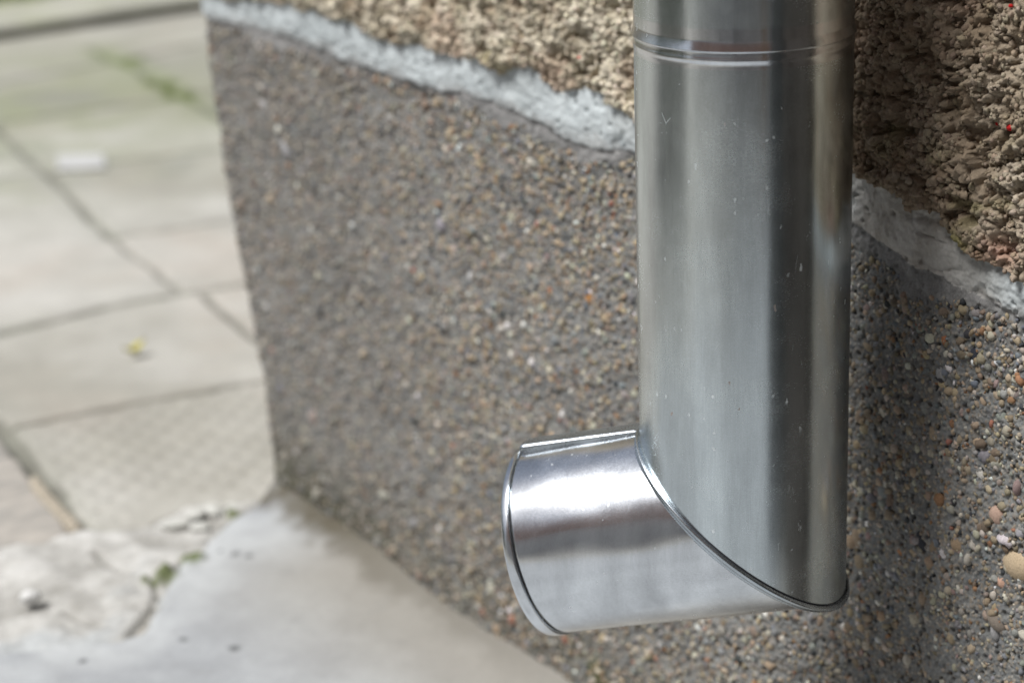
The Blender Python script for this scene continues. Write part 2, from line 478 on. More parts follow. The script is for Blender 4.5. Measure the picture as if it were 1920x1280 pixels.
# lateral jitter makes the roughcast undercut
jit = s_t * 0.0010
VV = VV - Wd * (jit * fbm(UU, ZZ, 0.005, 3, 6))[..., None] + np.array([0, 0, 1.0]) * (jit * fbm(UU, ZZ, 0.005, 3, 7))[..., None]
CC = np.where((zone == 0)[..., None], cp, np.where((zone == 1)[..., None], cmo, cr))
nr, nc = UU.shape
Vf = VV.reshape(-1, 3); Cf = CC.reshape(-1, 3)
Fq = grid_faces(nr, nc)
fz = zone.ravel()[Fq[:, 0]]

house = empty('house_wall', tuple(A0))
tag(house, 'old house wall corner with grey pebbly plinth, pale mortar joint and rough tan roughcast above', 'wall')
house_off = A0.copy()

# pebbles standing proud of the plinth
def ico(sub):
    import bmesh
    bm = bmesh.new(); bmesh.ops.create_icosphere(bm, subdivisions=sub, radius=1)
    v = np.array([tuple(x.co) for x in bm.verts]); f = np.array([[q.index for q in x.verts] for x in bm.faces]); bm.free()
    return v, f
ICO1, ICO2, ICO3 = ico(1), ico(2), ico(3)
PEB = np.array([(0.40, 0.30, 0.19), (0.34, 0.26, 0.175), (0.44, 0.38, 0.30), (0.50, 0.455, 0.38), (0.245, 0.25, 0.26), (0.17, 0.19, 0.225),
                (0.045, 0.048, 0.055), (0.30, 0.15, 0.065), (0.34, 0.13, 0.08), (0.66, 0.65, 0.63), (0.23, 0.17, 0.115), (0.29, 0.28, 0.255), (0.33, 0.24, 0.21)])
g_l = PEB.mean(1, keepdims=True)
PEB = (g_l + (PEB - g_l) * 0.80) * np.array([0.88, 0.895, 0.87])
PW = np.array([18, 15, 12, 8, 10, 4.5, 5.0, 2.8, 0.8, 2.4, 13, 9, 4.0]); PW = PW / PW.sum()

def plinth_base(u, z):
    t, b = joint_edges(u)
    hp_, _, _, _ = plinth_h(u, z)
    return hp_, b

def make_pebbles(u, z, r, base_shape, colr, seed, proud=0.35, aniso=0.35, angular=0.12, flat=0.75):
    g = np.random.default_rng(seed)
    n_ = len(u)
    v, f = base_shape
    nv = len(v)
    th = g.uniform(0, math.pi, n_)
    ax = 1 + g.uniform(-aniso, aniso, (n_, 3)); ax[:, 2] *= flat
    # per-vertex radial irregularity
    ir = 1 + g.normal(0, angular, (n_, nv))
    if nv > 100:
        # smooth lumps for large stones
        ir = np.ones((n_, nv))
        for q in range(5):
            d = g.normal(size=(n_, 3)); d /= np.linalg.norm(d, axis=1)[:, None]
            ir += (g.uniform(-0.16, 0.10, n_)[:, None]) * np.clip(np.einsum('ij,kj->ik', d, v), 0, 1) ** 2
    P = v[None] * ax[:, None, :] * ir[..., None] * r[:, None, None]
    c, s_ = np.cos(th)[:, None], np.sin(th)[:, None]
    px = P[..., 0] * c - P[..., 1] * s_; pz = P[..., 0] * s_ + P[..., 1] * c; ph = P[..., 2]
    hb, b = plinth_base(u, z)
    uu = u[:, None] + px; zz = z[:, None] + pz
    hh = (hb - r * 0.75 * (1 - 2 * proud))[:, None] + ph
    dull = (0.40 * sstep(0.32, 0.10, u))[:, None]
    damp = np.clip(np.exp(-z / 0.06) * (0.35 + 1.2 * np.exp(-np.clip(u, 0, 1) / 0.16)) * (0.7 + 0.9 * fbm(u, z, 0.05, 4, 6)), 0, 1)[:, None] * 0.5
    colr = colr * (1 - damp) + np.array([0.11, 0.10, 0.075]) * damp
    colr = colr * (1 - dull) + np.array([0.195, 0.19, 0.18]) * dull
    X = wall_map(uu, zz, hh).reshape(-1, 3)
    Fc = (f[None] + (np.arange(n_) * nv)[:, None, None]).reshape(-1, 3)
    C = np.repeat(colr, nv, 0)
    return X, Fc, C

def pick(n_, g):
    c = PEB[g.choice(len(PEB), n_, p=PW)]
    return np.clip(c * g.uniform(0.75, 1.2, (n_, 1)) * g.uniform(0.94, 1.06, (n_, 3)), 0.02, 0.8) * 0.95

pv, pf, pc = [], [], []
off = 0
def add_p(X, Fc, C):
    global off
    pv.append(X); pf.append(Fc + off); pc.append(C); off += len(X)

def scatter(n_, umin, umax, seed, dens_noise=0.0):
    g = np.random.default_rng(seed)
    u = g.uniform(umin, umax, n_); z = g.uniform(0.0, 0.365, n_)
    t, b = joint_edges(u)
    uc = corner_u(z)
    sm = smear_amount(u, z, b)
    dn = 0.5 + 0.8 * fbm(u, z, 0.035, 3, 3)
    ok = (z < b - 0.002) & (g.random(n_) > sm * 1.3) & (u > uc - 0.03) & (g.random(n_) < 1 - dens_noise + dens_noise * dn)
    return u[ok], z[ok], g

# tiny
u_, z_, g_ = scatter(52000, -0.09, 0.80, 101, 0.7)
r_ = np.clip(g_.lognormal(math.log(0.00105), 0.28, len(u_)), 0.0006, 0.0019)
add_p(*make_pebbles(u_, z_, r_, ICO1, pick(len(u_), g_), 201, proud=0.42, angular=0.20))
# middling
u_, z_, g_ = scatter(7500, -0.09, 0.80, 102, 0.6)
r_ = np.clip(g_.lognormal(math.log(0.0018), 0.25, len(u_)), 0.0013, 0.0034)
add_p(*make_pebbles(u_, z_, r_, ICO2, pick(len(u_), g_), 202, proud=0.38, angular=0.11))
# large
u_, z_, g_ = scatter(150, 0.60, 0.80, 105)
r_ = np.clip(g_.lognormal(math.log(0.0025), 0.28, len(u_)), 0.0018, 0.0042)
add_p(*make_pebbles(u_, z_, r_, ICO2, pick(len(u_), g_), 205, proud=0.30, angular=0.13))
u_, z_, g_ = scatter(330, -0.07, 0.80, 103)
r_ = np.clip(g_.lognormal(math.log(0.0031), 0.25, len(u_)), 0.0024, 0.0055)
add_p(*make_pebbles(u_, z_, r_, ICO3, pick(len(u_), g_), 203, proud=0.30))
# the stones one can pick out in the photograph
KN = [(.7345, .2083, .0088, (0.42, 0.33, 0.22)), (.7206, .2283, .0050, (0.40, 0.28, 0.22)), (.6977, .2066, .0058, (0.27, 0.20, 0.13)),
      (.6905, .2304, .0042, (0.36, 0.22, 0.12)), (.7055, .3013, .0042, (0.035, 0.038, 0.05)), (.6869, .3035, .0030, (0.33, 0.14, 0.07)),
      (.6594, .2888, .0046, (0.34, 0.26, 0.17)), (.6841, .2863, .0042, (0.27, 0.27, 0.27)), (.6617, .2731, .0048, (0.36, 0.27, 0.22)),
      (.7230, .1774, .0062, (0.20, 0.17, 0.14)), (.6822, .1993, .0036, (0.20, 0.15, 0.10)), (.7254, .1970, .0040, (0.48, 0.30, 0.22)),
      (.6749, .2009, .0046, (0.035, 0.037, 0.045)), (.6607, .1905, .0034, (0.30, 0.15, 0.07)), (.7100, .2460, .0034, (0.60, 0.57, 0.52)),
      (.7050, .2230, .0036, (0.04, 0.042, 0.05)), (.6960, .2560, .0030, (0.55, 0.42, 0.33)), (.7280, .2900, .0036, (0.56, 0.50, 0.42)),
      (.7180, .2700, .0034, (0.30, 0.23, 0.15)), (.7000, .2820, .0030, (0.42, 0.20, 0.09)), (.2178, .2282, .0026, (0.40, 0.06, 0.045)),
      (.02, .300, .0060, (0.42, 0.42, 0.43)), (.055, .275, .0075, (0.34, 0.34, 0.36)), (.012, .262, .0040, (0.48, 0.37, 0.28)),
      (.085, .272, .0035, (0.50, 0.50, 0.52)), (-.012, .188, .0055, (0.50, 0.42, 0.36)), (.325, .2010, .0040, (0.60, 0.57, 0.50)),
      (.405, .2550, .0040, (0.36, 0.17, 0.05)), (.435, .2560, .0042, (0.46, 0.38, 0.25)), (.16, .122, .0060, (0.03, 0.03, 0.035)),
      (.20, .102, .0055, (0.20, 0.11, 0.05)), (.24, .112, .0050, (0.20, 0.11, 0.05)), (.13, .20, .0050, (0.05, 0.045, 0.045))]
kn = np.array([(a, b2, c) for a, b2, c, d in KN]); kc = np.array([d for a, b2, c, d in KN])
add_p(*make_pebbles(kn[:, 0], kn[:, 1], kn[:, 2], ICO3, kc, 204, proud=0.22, aniso=0.25, flat=0.6))

pv = np.concatenate(pv); pf = np.concatenate(pf); pc = np.concatenate(pc)
v0, f0, c0 = submesh(Vf, Fq, Cf, fz == 0)
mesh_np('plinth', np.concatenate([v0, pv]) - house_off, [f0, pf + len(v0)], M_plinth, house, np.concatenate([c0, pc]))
v1, f1, c1 = submesh(Vf, Fq, Cf, fz == 1)
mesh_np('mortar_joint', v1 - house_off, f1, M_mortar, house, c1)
v2, f2, c2 = submesh(Vf, Fq, Cf, fz == 2)
# a few red grit stones lodged in the roughcast
rs = np.array([(0.7262, 0.4103, 0.0023), (0.7222, 0.4612, 0.0011), (0.41, 0.3925, 0.0010)])
hr_s = wall_field(rs[:, 0], rs[:, 1])[6]
rX = [wall_map(rs[i, 0] + ICO2[0][:, 0] * rs[i, 2], rs[i, 1] + ICO2[0][:, 1] * rs[i, 2] * .8, hr_s[i] + 0.0016 + ICO2[0][:, 2] * rs[i, 2]) for i in range(3)]
rF = np.concatenate([ICO2[1] + len(v2) + i * len(ICO2[0]) for i in range(3)])
v2 = np.concatenate([v2] + rX); c2 = np.concatenate([c2, np.tile((0.45, 0.015, 0.015), (3 * len(ICO2[0]), 1))])
f2 = [f2, rF]
# sharp grains thrown on with the roughcast
g = np.random.default_rng(55)
base_n = len(v2)
for n_, shp, med, lo_r, hi_r in ((26000, ICO1, 0.00105, 0.0006, 0.0017), (3200, ICO2, 0.0014, 0.0010, 0.0021)):
    gu = g.uniform(-0.06, 0.79, n_); gz = g.uniform(0.335, 0.475, n_)
    tt_, bb_ = joint_edges(gu)
    fld = wall_field(gu, gz)
    ok = gz > tt_ + 0.0012 + 0.0062 * fbm(gu, gz, 0.022, 6, 3, 0.68)
    ok &= g.random(n_) < 0.35 + 0.65 * sstep(-0.25, 0.3, fbm(gu, gz, 0.02, 3, 7))
    gu, gz, hh0, gc = gu[ok], gz[ok], fld[6][ok], fld[7][ok]
    n_ = len(gu); r_ = np.clip(g.lognormal(math.log(med), 0.3, n_), lo_r, hi_r)
    bv, bf = shp
    P = bv[None] * (1 + g.uniform(-.35, .35, (n_, 1, 3))) * (1 + g.normal(0, .20, (n_, len(bv), 1))) * r_[:, None, None]
    X = wall_map(gu[:, None] + P[..., 0], gz[:, None] + P[..., 1], (hh0 - 0.1 * r_)[:, None] + P[..., 2]).reshape(-1, 3)
    colg = np.clip(gc * g.uniform(.82, 1.2, (n_, 1)) * g.uniform(.96, 1.04, (n_, 3)), .03, .75)
    f2.append((bf[None] + (np.arange(n_) * len(bv))[:, None, None]).reshape(-1, 3) + len(v2))
    v2 = np.concatenate([v2, X]); c2 = np.concatenate([c2, np.repeat(colg, len(bv), 0)])
f2 = [f2[0], np.concatenate(f2[1:])]
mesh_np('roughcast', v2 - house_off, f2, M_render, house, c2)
# back of the wall, closing the block
def box_mesh(name, lo, hi, axes, origin, mat, parent=None, bevel=0.0):
    import bmesh
    bm = bmesh.new()
    r_ = bmesh.ops.create_cube(bm, size=1)
    for v in bm.verts:
        a = [(lo[i] + hi[i]) / 2 + v.co[i] * (hi[i] - lo[i]) for i in range(3)]
        p = Vector(origin) + Vector(axes[0]) * a[0] + Vector(axes[1]) * a[1] + Vector(axes[2]) * a[2]
        v.co = p
    if bevel:
        bmesh.ops.bevel(bm, geom=bm.edges[:], offset=bevel, segments=3, affect='EDGES', profile=0.6)
    bmesh.ops.recalc_face_normals(bm, faces=bm.faces)
    me = bpy.data.meshes.new(name); bm.to_mesh(me); bm.free()
    me.materials.append(mat)
    for p in me.polygons: p.use_smooth = False
    return link(bpy.data.objects.new(name, me), parent)
M_core = plain('wall_core', (0.35, 0.31, 0.25), 0.9, 40)
box_mesh('core', (-2.9, -0.60, -0.03), (0.045, -0.03, 2.68), (tuple(Wd), tuple(Nn), (0, 0, 1)), (0, 0, 0), M_core, house)

# ------------------------------------------------------------------ DOWNPIPE
PC = np.array([0.1039, 0.9757, 0.0]); PR = 0.0472
MZ = 0.2271
AZ, TIL, OL, OR2 = 0.3475, 0.2466, 0.1021, 0.0451
D2 = np.array([-math.cos(TIL) * math.cos(AZ), math.cos(TIL) * math.sin(AZ), -math.sin(TIL)])
D1 = np.array([0, 0, -1.0])
NM = D1 + D2; NM = NM / np.linalg.norm(NM)
MO = np.array([PC[0], PC[1], MZ])

down = empty('downpipe', tuple(PC))
tag(down, 'grey galvanised steel downpipe with a mitred outlet elbow in front of the house wall', 'downpipe')
d_off = PC.copy()

def tube(name, P, mat, parent, closed_rows=False, flip=False):
    nr_, nc_ = P.shape[:2]
    f = grid_faces(nr_, nc_, wrap=True)
    if flip: f = f[:, ::-1]
    return mesh_np(name, P.reshape(-1, 3) - d_off, f, mat, parent)

NT = 360
th = np.linspace(0, 2 * math.pi, NT, endpoint=False)
def around(k, freq):
    g = np.random.default_rng(k); s = 0
    for q in range(2, freq):
        s = s + g.normal() / q ** 0.8 * np.cos(q * th + g.uniform(0, 6.28))
    return s
ring = np.stack([np.cos(th), np.sin(th), 0 * th], -1)
wob_a, wob_b = around(3, 22), around(7, 22)

def pipe_radius(z):
    """wobbly sheet radius, one row of NT values per z"""
    w1 = 0.5 + 0.5 * np.sin(z * 9.0 + 0.6)
    return PR + 0.00020 * (wob_a * w1[:, None] + wob_b * (1 - w1)[:, None])

# upper pipe: slides into the elbow socket; swaged bead just above the socket mouth
BZ1, BZ2 = 0.4528, 0.4470
def bead(z):
    b1 = 0.00105 * np.clip((BZ1 + 0.0022 - z) / 0.0042, 0, 1) ** 1.15 * sstep(BZ1 - 0.0026, BZ1 - 0.0019, z)
    b2 = 0.00034 * np.exp(-((z - BZ2) / 0.0013) ** 2)
    return b1 + b2
def rows_of(z, extra=0):
    rad = pipe_radius(z) + (bead(z) + extra)[:, None]
    return np.stack([PC[0] + rad * ring[:, 0], PC[1] + rad * ring[:, 1], np.repeat(z[:, None], NT, 1)], -1)
tube('pipe', rows_of(np.linspace(0.4600, 2.62, 90)), M_zinc, down)
tube('bead_ring', rows_of(np.linspace(0.4600, 0.4430, 110)), M_zinc_bright, down)
z_el = np.linspace(0.4430, MZ + 0.06, 50)
rad = pipe_radius(z_el)
# last rows run down to the mitre plane
zend = -(ring * PR) @ NM / NM[2] + MZ
nlast = 50
low = []
for k in range(1, nlast + 1):
    q = k / nlast
    zz = (MZ + 0.06) * (1 - q) + zend * q
    rr = rad[-1] * (1 - q) + PR * q
    low.append(np.stack([PC[0] + rr * ring[:, 0], PC[1] + rr * ring[:, 1], zz], -1))
tube('elbow_leg', np.concatenate([rows_of(z_el), np.array(low)]), M_zinc, down)

# outlet
E1 = np.cross(D2, [0, 0, 1]); E1 /= np.linalg.norm(E1); E2 = np.cross(E1, D2)
rad2 = np.cos(th)[:, None] * E1 + np.sin(th)[:, None] * E2          # E2 points up
t0 = -(rad2 * PR) @ NM / (D2 @ NM)
start = MO + rad2 * PR + t0[:, None] * D2
def out_row(t, dr=0.0, wob=True):
    """ring of the outlet, t = 0 at the mitre, 1 at the mouth"""
    end = MO + D2 * OL + rad2 * OR2
    w = 0.00016 * (wob_b * (1 - t) + wob_a * t) * math.sin(math.pi * min(1, t * 1.0)) if wob else 0
    dr = dr - 0.0013 * (1 - t) * np.clip(np.sin(th), 0, 1)[:, None] ** 6
    if wob:
        w = w + 0.00011 * np.sin(5 * th + 4.0 * t) * math.sin(9 * t + 1) + 0.00007 * np.sin(11 * th - 7.0 * t + 1)
    return start * (1 - t) + end * t + rad2 * (dr + (w[:, None] if wob else 0))
outer = [out_row(t) for t in np.linspace(0, 0.9475, 60)]
outer += [out_row(0.9480, -0.0008), out_row(0.9505, -0.0008)]
tube('outlet', np.array(outer), M_zinc_bright, down)
tube('outlet_lining', np.array([out_row(t, -0.0011, False) for t in np.linspace(0.0, 0.99, 30)]), M_seam, down, flip=True)
# rolled band at the mouth
prof = [(0.9500, -0.0006), (0.9502, 0.0006), (0.9512, 0.0010), (0.9600, 0.0011), (0.985, 0.0010), (0.9985, 0.0007), (1.003, 0.0), (1.003, -0.0008), (0.999, -0.0014), (0.955, -0.0015)]
tube('mouth_rim', np.array([out_row(t, dr, False) for t, dr in prof]), M_zinc_bright, down)
# dark strip standing for the shade in the slit between outlet and rim
tube('rim_gap_shade', np.array([out_row(0.9472, -0.0003, False), out_row(0.9510, -0.0003, False)]), M_dark, down)

# standing seam around the mitre
def mitre_ring(dN, dr):
    rr = ring * (PR + dr)
    z = -(rr @ NM) / NM[2] + MZ
    P = np.stack([PC[0] + rr[:, 0], PC[1] + rr[:, 1], z], -1)
    # outward direction inside the mitre plane
    return P + NM * dN
ms = [(-0.0006, -0.0004), (-0.0004, 0.0012), (0.0000, 0.0018), (0.0007, 0.0019), (0.0018, 0.0015), (0.0020, 0.0010), (0.0030, 0.0008), (0.0038, 0.0003), (0.0042, -0.0015)]
tube('mitre_seam', np.array([mitre_ring(a, b) for a, b in ms]), M_seam, down)
tube('seam_gap_shade', np.array([mitre_ring(-0.0011, 0.00012), mitre_ring(-0.0003, 0.00025)]), M_dark, down)  # dark strip painting the shade in the gap beside the seam

# folded lap seam lying along the top of the outlet
def lap(th0, th1, t0_, t1_, h, n1=14, n2=40):
    """a strip bent over the tube between two angles, with rolled edges"""
    V = []; 
    A_ = np.linspace(th0, th1, n1); T_ = np.linspace(t0_, t1_, n2)
    def P(a, t, dr):
        rv = math.cos(a) * E1 + math.sin(a) * E2
        ts = -(rv * PR) @ NM / (D2 @ NM)
        s_ = MO + rv * PR + ts * D2; e_ = MO + D2 * OL + rv * OR2
        return s_ * (1 - t) + e_ * t + rv * (dr - 0.0013 * (1 - t) * max(0, math.sin(a)) ** 6)
    rows_ = []
    for t in T_:
        e = min(1, (t - t0_) / 0.02, (t1_ - t) / 0.03)
        hh = h * (0.55 + 0.75 * t) * math.sqrt(max(0.03, e * (2 - e)))
        row = [P(A_[0] - 0.004, t, -0.0002), P(A_[0] - 0.010, t, hh * 0.35), P(A_[0] - 0.008, t, hh * 0.75), P(A_[0] + 0.006, t, hh * 1.02)]
        row += [P(a, t, hh * (0.93 if 0.04 < (a - A_[0]) < (A_[-1] - A_[0]) - 0.04 else 1.0)) for a in A_[1:-1]]
        row += [P(A_[-1], t, hh), P(A_[-1] + 0.01, t, hh * 0.5), P(A_[-1] + 0.008, t, -0.0002)]
        rows_.append(row)
    X = np.array(rows_)
    return X
up_toward_cam = math.pi / 2
# E1 = D2 x Z : find which side of the tube faces the camera
side = 1 if (np.array([0, 0, CAM_H]) - MO) @ E1 > 0 else -1
a0 = math.pi / 2 - side * 0.06
a1 = math.pi / 2 - side * -0.62
lo_, hi_ = min(a0, a1), max(a0, a1)
X = lap(lo_, hi_, 0.03, 0.965, 0.0030)
mesh_np('lap_seam', X.reshape(-1, 3) - d_off, grid_faces(X.shape[0], X.shape[1]), M_seam, down)

# ------------------------------------------------------------------ GROUND
J1 = [(-.75, 3.09), (-.631, 2.812), (-.546, 2.622), (-.516, 2.556), (-.482, 2.468), (-.412, 2.298)]
J3 = [(-.412, 2.298), (-.387, 2.245), (-.342, 2.156), (-.311, 2.094)]
J2 = [(-.412, 2.298), (-.363, 2.315), (-.311, 2.341), (-.250, 2.38), (-.10, 2.47)]
J4 = [(-.90, 1.72), (-.60, 1.90), (-.465, 1.986), (-.423, 2.02), (-.379, 2.056), (-.311, 2.094), (-.257, 2.115), (-.1, 2.19)]
J5 = [(-.290, 2.085), (-.24, 1.969), (-.16, 1.80)]
J6 = [(-.404, 1.733), (-.351, 1.765), (-.294, 1.797), (-.213, 1.833), (-.14, 1.87)]
J7 = [(-.60, 2.05), (-.50, 1.87), (-.417, 1.737), (-.402, 1.712), (-.365, 1.631), (-.311, 1.514)]
J8 = [(-.311, 1.514), (-.290, 1.509), (-.262, 1.518), (-.245, 1.542), (-.228, 1.552), (-.209, 1.541), (-.184, 1.560)]
J9 = [(-.60, 3.33), (-.552, 3.229), (-.509, 3.166), (-.454, 3.035), (-.38, 2.894), (-.26, 2.64)]
J10 = [(-.85, 2.96), (-.691, 3.107), (-.55, 3.222), (-.446, 3.328), (-.2, 3.50)]
J11 = [(-1.0, 2.60), (-.62, 2.87), (-.45, 2.96), (-.2, 3.10)]
J12 = [(-.80, 2.47), (-.582, 2.565), (-.525, 2.589), (-.462, 2.623), (-.349, 2.673), (-.1, 2.79)]
J13 = [(-.62, 2.93), (-.56, 2.80), (-.516, 2.70)]
JB = [(-.311, 1.514), (-.335, 1.492), (-.375, 1.482), (-.45, 1.46), (-.7, 1.40)]
CR1 = [(-.295, 1.475), (-.271, 1.437), (-.248, 1.426), (-.239, 1.391), (-.250, 1.344), (-.262, 1.318)]
CR2 = [(-.30, 1.380), (-.285, 1.365), (-.262, 1.352)]
JOINTS = [(J1, .008, 1), (J2, .006, .8), (J3, .006, .55), (J4, .0075, .95), (J5, .006, .8), (J6, .006, .9), (J7, .012, 1.4), (J8, .006, 1.2),
          (J9, .013, .75), (J10, .012, .9), (J12, .008, .75), (J11, .012, .7), (JB, .006, .7)]
APRON = [(-.170, 1.60), (-.18, 1.562), (-.19, 1.542), (-.216, 1.496), (-.224, 1.469), (-.233, 1.425), (-.239, 1.391), (-.247, 1.343), (-.277, 1.322),
         (-.33, 1.315), (-.50, 1.30), (-.80, 1.20), (-.80, 0.3), (1.4, -1.2), (1.4, 0.2), (.30, .90)]
PATCH = [(-.311, 1.514), (-.290, 1.509), (-.262, 1.518), (-.245, 1.542), (-.228, 1.552), (-.209, 1.541), (-.175, 1.562), (-.19, 1.542), (-.216, 1.496), (-.224, 1.469),
         (-.233, 1.425), (-.239, 1.391), (-.247, 1.343), (-.277, 1.322), (-.33, 1.315), (-.50, 1.30), (-.7, 1.24), (-.7, 1.40), (-.45, 1.46), (-.375, 1.482), (-.335, 1.492)]
MOSSY = [(-.225, 1.452, .012), (-.240, 1.430, .012), (-.250, 1.419, .007), (-.535, 3.215, .035), (-.464, 3.053, .035), (-.43, 2.98, .03), (-.161, 1.57, .012), (-.205, 1.53, .006)]

gx = spaced([(-7, -1.0, 0.5, 0.03), (-1.0, -0.70, 0.02, 0.005), (-0.70, -0.30, 0.0034, 0.0024), (-0.30, 0.12, 0.0024, 0.0024), (0.12, 0.45, 0.006, 0.02), (0.45, 5.0, 0.03, 0.4)])
gy = spaced([(-3.4, 0.9, 0.3, 0.03), (0.9, 1.22, 0.012, 0.004), (1.22, 1.75, 0.0022, 0.0026), (1.75, 3.45, 0.0030, 0.0062), (3.45, 3.75, 0.008, 0.01), (3.75, 9, 0.03, 0.5)])
GX, GY = np.meshgrid(gx, gy)
# coordinates aligned with the wall
ww = (GX - A0[0]) * Wd[0] + (GY - A0[1]) * Wd[1]
nn = (GX - A0[0]) * Nn[0] + (GY - A0[1]) * Nn[1]
jx = GX + 0.003 * fbm(GX, GY, 0.05, 3, 1); jy = GY + 0.003 * fbm(GX, GY, 0.05, 3, 2)
groove = np.zeros(GX.shape)
for pts, wdt, dep in JOINTS:
    d = polyline_dist(jx, jy, pts)
    ragg = wdt * (1 + 0.5 * fbm(GX, GY, 0.03, 3, 5))
    groove = np.maximum(groove, dep * sstep(1.0, 0.25, d / ragg))
# plain joints where the photograph does not reach
outside = (GX < -0.86) | (GY < 1.0) | (GY > 3.45) | (GX > 0.35)
sp = 0.42
gj = np.minimum(np.abs((ww + 0.1) % sp - sp / 2), np.abs((nn + 0.3) % sp - sp / 2))
groove = np.where(outside, 0.8 * sstep(0.008, 0.003, gj), groove)
ax2 = jx + 0.009 * fbm(GX, GY, 0.03, 4, 6, .6); ay2 = jy + 0.009 * fbm(GX, GY, 0.03, 4, 1, .6)
apr = in_poly(ax2, ay2, APRON)
patch = in_poly(jx, jy, PATCH) & ~apr
dA = polyline_dist(ax2, ay2, APRON[:11])
# heights
base = 0.0022 * fbm(GX, GY, 0.30, 3, 1) + 0.0007 * fbm(GX, GY, 0.02, 4, 2)
slab_h = base - 0.0065 * groove
waffle_poly = [(-.404, 1.728), (-.213, 1.828), (-.14, 1.86), (-.17, 1.57), (-.209, 1.545), (-.245, 1.545), (-.262, 1.522), (-.311, 1.520)]
wf = in_poly(GX, GY, waffle_poly) * sstep(0.0, 0.6, 0.5 + fbm(GX, GY, 0.1, 2, 4)) * sstep(-.42, -.34, GX)
k1 = 2 * math.pi / 0.0195
wa = GX * 0.97 + GY * 0.24; wb = -GX * 0.24 + GY * 0.97
hexp = np.cos(k1 * wb) + np.cos(k1 * (0.866 * wa + 0.5 * wb)) + np.cos(k1 * (0.866 * wa - 0.5 * wb))
slab_h = slab_h + wf * (-0.0020) * sstep(0.3, 2.6, hexp)
upper = sstep(-.275, -.245, GX)
crack = np.maximum(sstep(1.0, 0.2, polyline_dist(jx, jy, CR1) / 0.0035), 0.7 * sstep(1.0, 0.2, polyline_dist(jx, jy, CR2) / 0.003))
lum = fbm(GX, GY, 0.045, 4, 3)
patch_h = 0.003 + 0.005 * lum + 0.0022 * fbm(GX, GY, 0.014, 4, 5, .6) - 0.005 * crack - 0.004 * sstep(0.004, 0.001, dA) * upper
rise = 0.016 * np.exp(-np.clip(nn, 0, 1) / 0.020) * sstep(0.05, -0.02, ww) * sstep(-0.30, -0.06, ww)
apron_h = 0.0045 + rise + 0.0025 * fbm(GX, GY, 0.12, 3, 6) + 0.0007 * fbm(GX, GY, 0.03, 3, 4) - 0.005 * sstep(0.006, 0.0, dA) * upper - 0.0015 * (1 - upper) * sstep(0.03, 0.0, dA)
GZ = np.where(apr, apron_h, np.where(patch, patch_h, slab_h))
# mosses swell a little
moss = np.zeros(GX.shape)
for mx, my, mr_ in MOSSY:
    dd = np.hypot(GX - mx, (GY - my)) + 0.4 * mr_ * fbm(GX, GY, 0.02, 3, 3)
    moss = np.maximum(moss, sstep(1.0, 0.4, dd / mr_))
green = np.exp(-(((GX + .60) / .30) ** 2 + ((GY - 2.97) / .36) ** 2)) * np.clip(0.80 + 1.3 * fbm(GX, GY, 0.10, 4, 2), 0, 1)
green = np.maximum(green, 0.75 * np.exp(-((GX + .56) / .08) ** 2 - ((GY - 2.52) / .07) ** 2) * np.clip(0.5 + fbm(GX, GY, 0.05, 3, 5), 0, 1))
# colours
tone = 0.5 + 0.8 * fbm(GX, GY, 0.28, 4, 3)
cs = mixc((0.40, 0.385, 0.335), (0.59, 0.575, 0.53), np.clip(0.5 + 1.15 * fbm(GX, GY, 0.20, 5, 3, .55), 0, 1))
cs = cs * (1 + 0.10 * fbm(GX, GY, 0.035, 5, 2, .65))[..., None]
cs = mixc(cs, (0.50, 0.435, 0.37), np.clip(fbm(GX, GY, 0.17, 4, 6) * 1.8, 0, 1) * 0.5)
cs = mixc(cs, (0.25, 0.29, 0.14), np.clip(green, 0, 1) * 0.85)
cs = mixc(cs, (0.27, 0.275, 0.24), np.clip(fbm(GX, GY, 0.13, 5, 1, .62) * 2 - 0.15, 0, 1) * sstep(2.2, 2.8, GY) * 0.85)
cs = mixc(cs, (0.34, 0.325, 0.26), sstep(2.5, 3.0, GY) * 0.40)
cs = mixc(cs, (0.15, 0.145, 0.12), np.clip(groove * 1.15, 0, 1) * 0.95)
cs = mixc(cs, (0.33, 0.335, 0.28), 0.5 * np.clip(sum(sstep(0.035, 0.0, polyline_dist(jx, jy, q)) for q in (J1, J4, J7, J12, J10)), 0, 1) * np.clip(0.5 + 1.2 * fbm(GX, GY, .05, 4, 7), 0, 1))
mossj = np.clip(sstep(0.045, 0.0, polyline_dist(jx, jy, J9)) * (0.5 + fbm(GX, GY, .06, 3, 1)), 0, 1)
cs = mixc(cs, (0.20, 0.26, 0.09), 0.65 * mossj)
cs = mixc(cs, mixc((0.36, 0.34, 0.31), (0.50, 0.46, 0.41), np.clip(0.5 + 1.2 * fbm(GX + GY, (GY - GX) * 2.5, 0.03, 4, 3), 0, 1)), 0.9 * ((GX < np.interp(GY, [1.4, 1.514, 1.734, 2.05], [-.30, -.318, -.420, -.60])) & (GY < 1.9) & (GY > 1.4)))
cpch = mixc((0.38, 0.37, 0.34), (0.66, 0.65, 0.62), np.clip(0.5 + 0.9 * lum + 0.7 * fbm(GX, GY, 0.016, 4, 1, .6), 0, 1))
cpch = mixc(cpch, (0.14, 0.135, 0.115), np.clip(crack, 0, 1) * 0.6)
ca = mixc((0.385, 0.40, 0.415), (0.54, 0.565, 0.58), np.clip(0.5 + 1.1 * fbm(GX, GY, 0.07, 5, 7, .6), 0, 1))
ca = ca * (1 + 0.09 * fbm(GX, GY, 0.022, 4, 3, .65))[..., None]
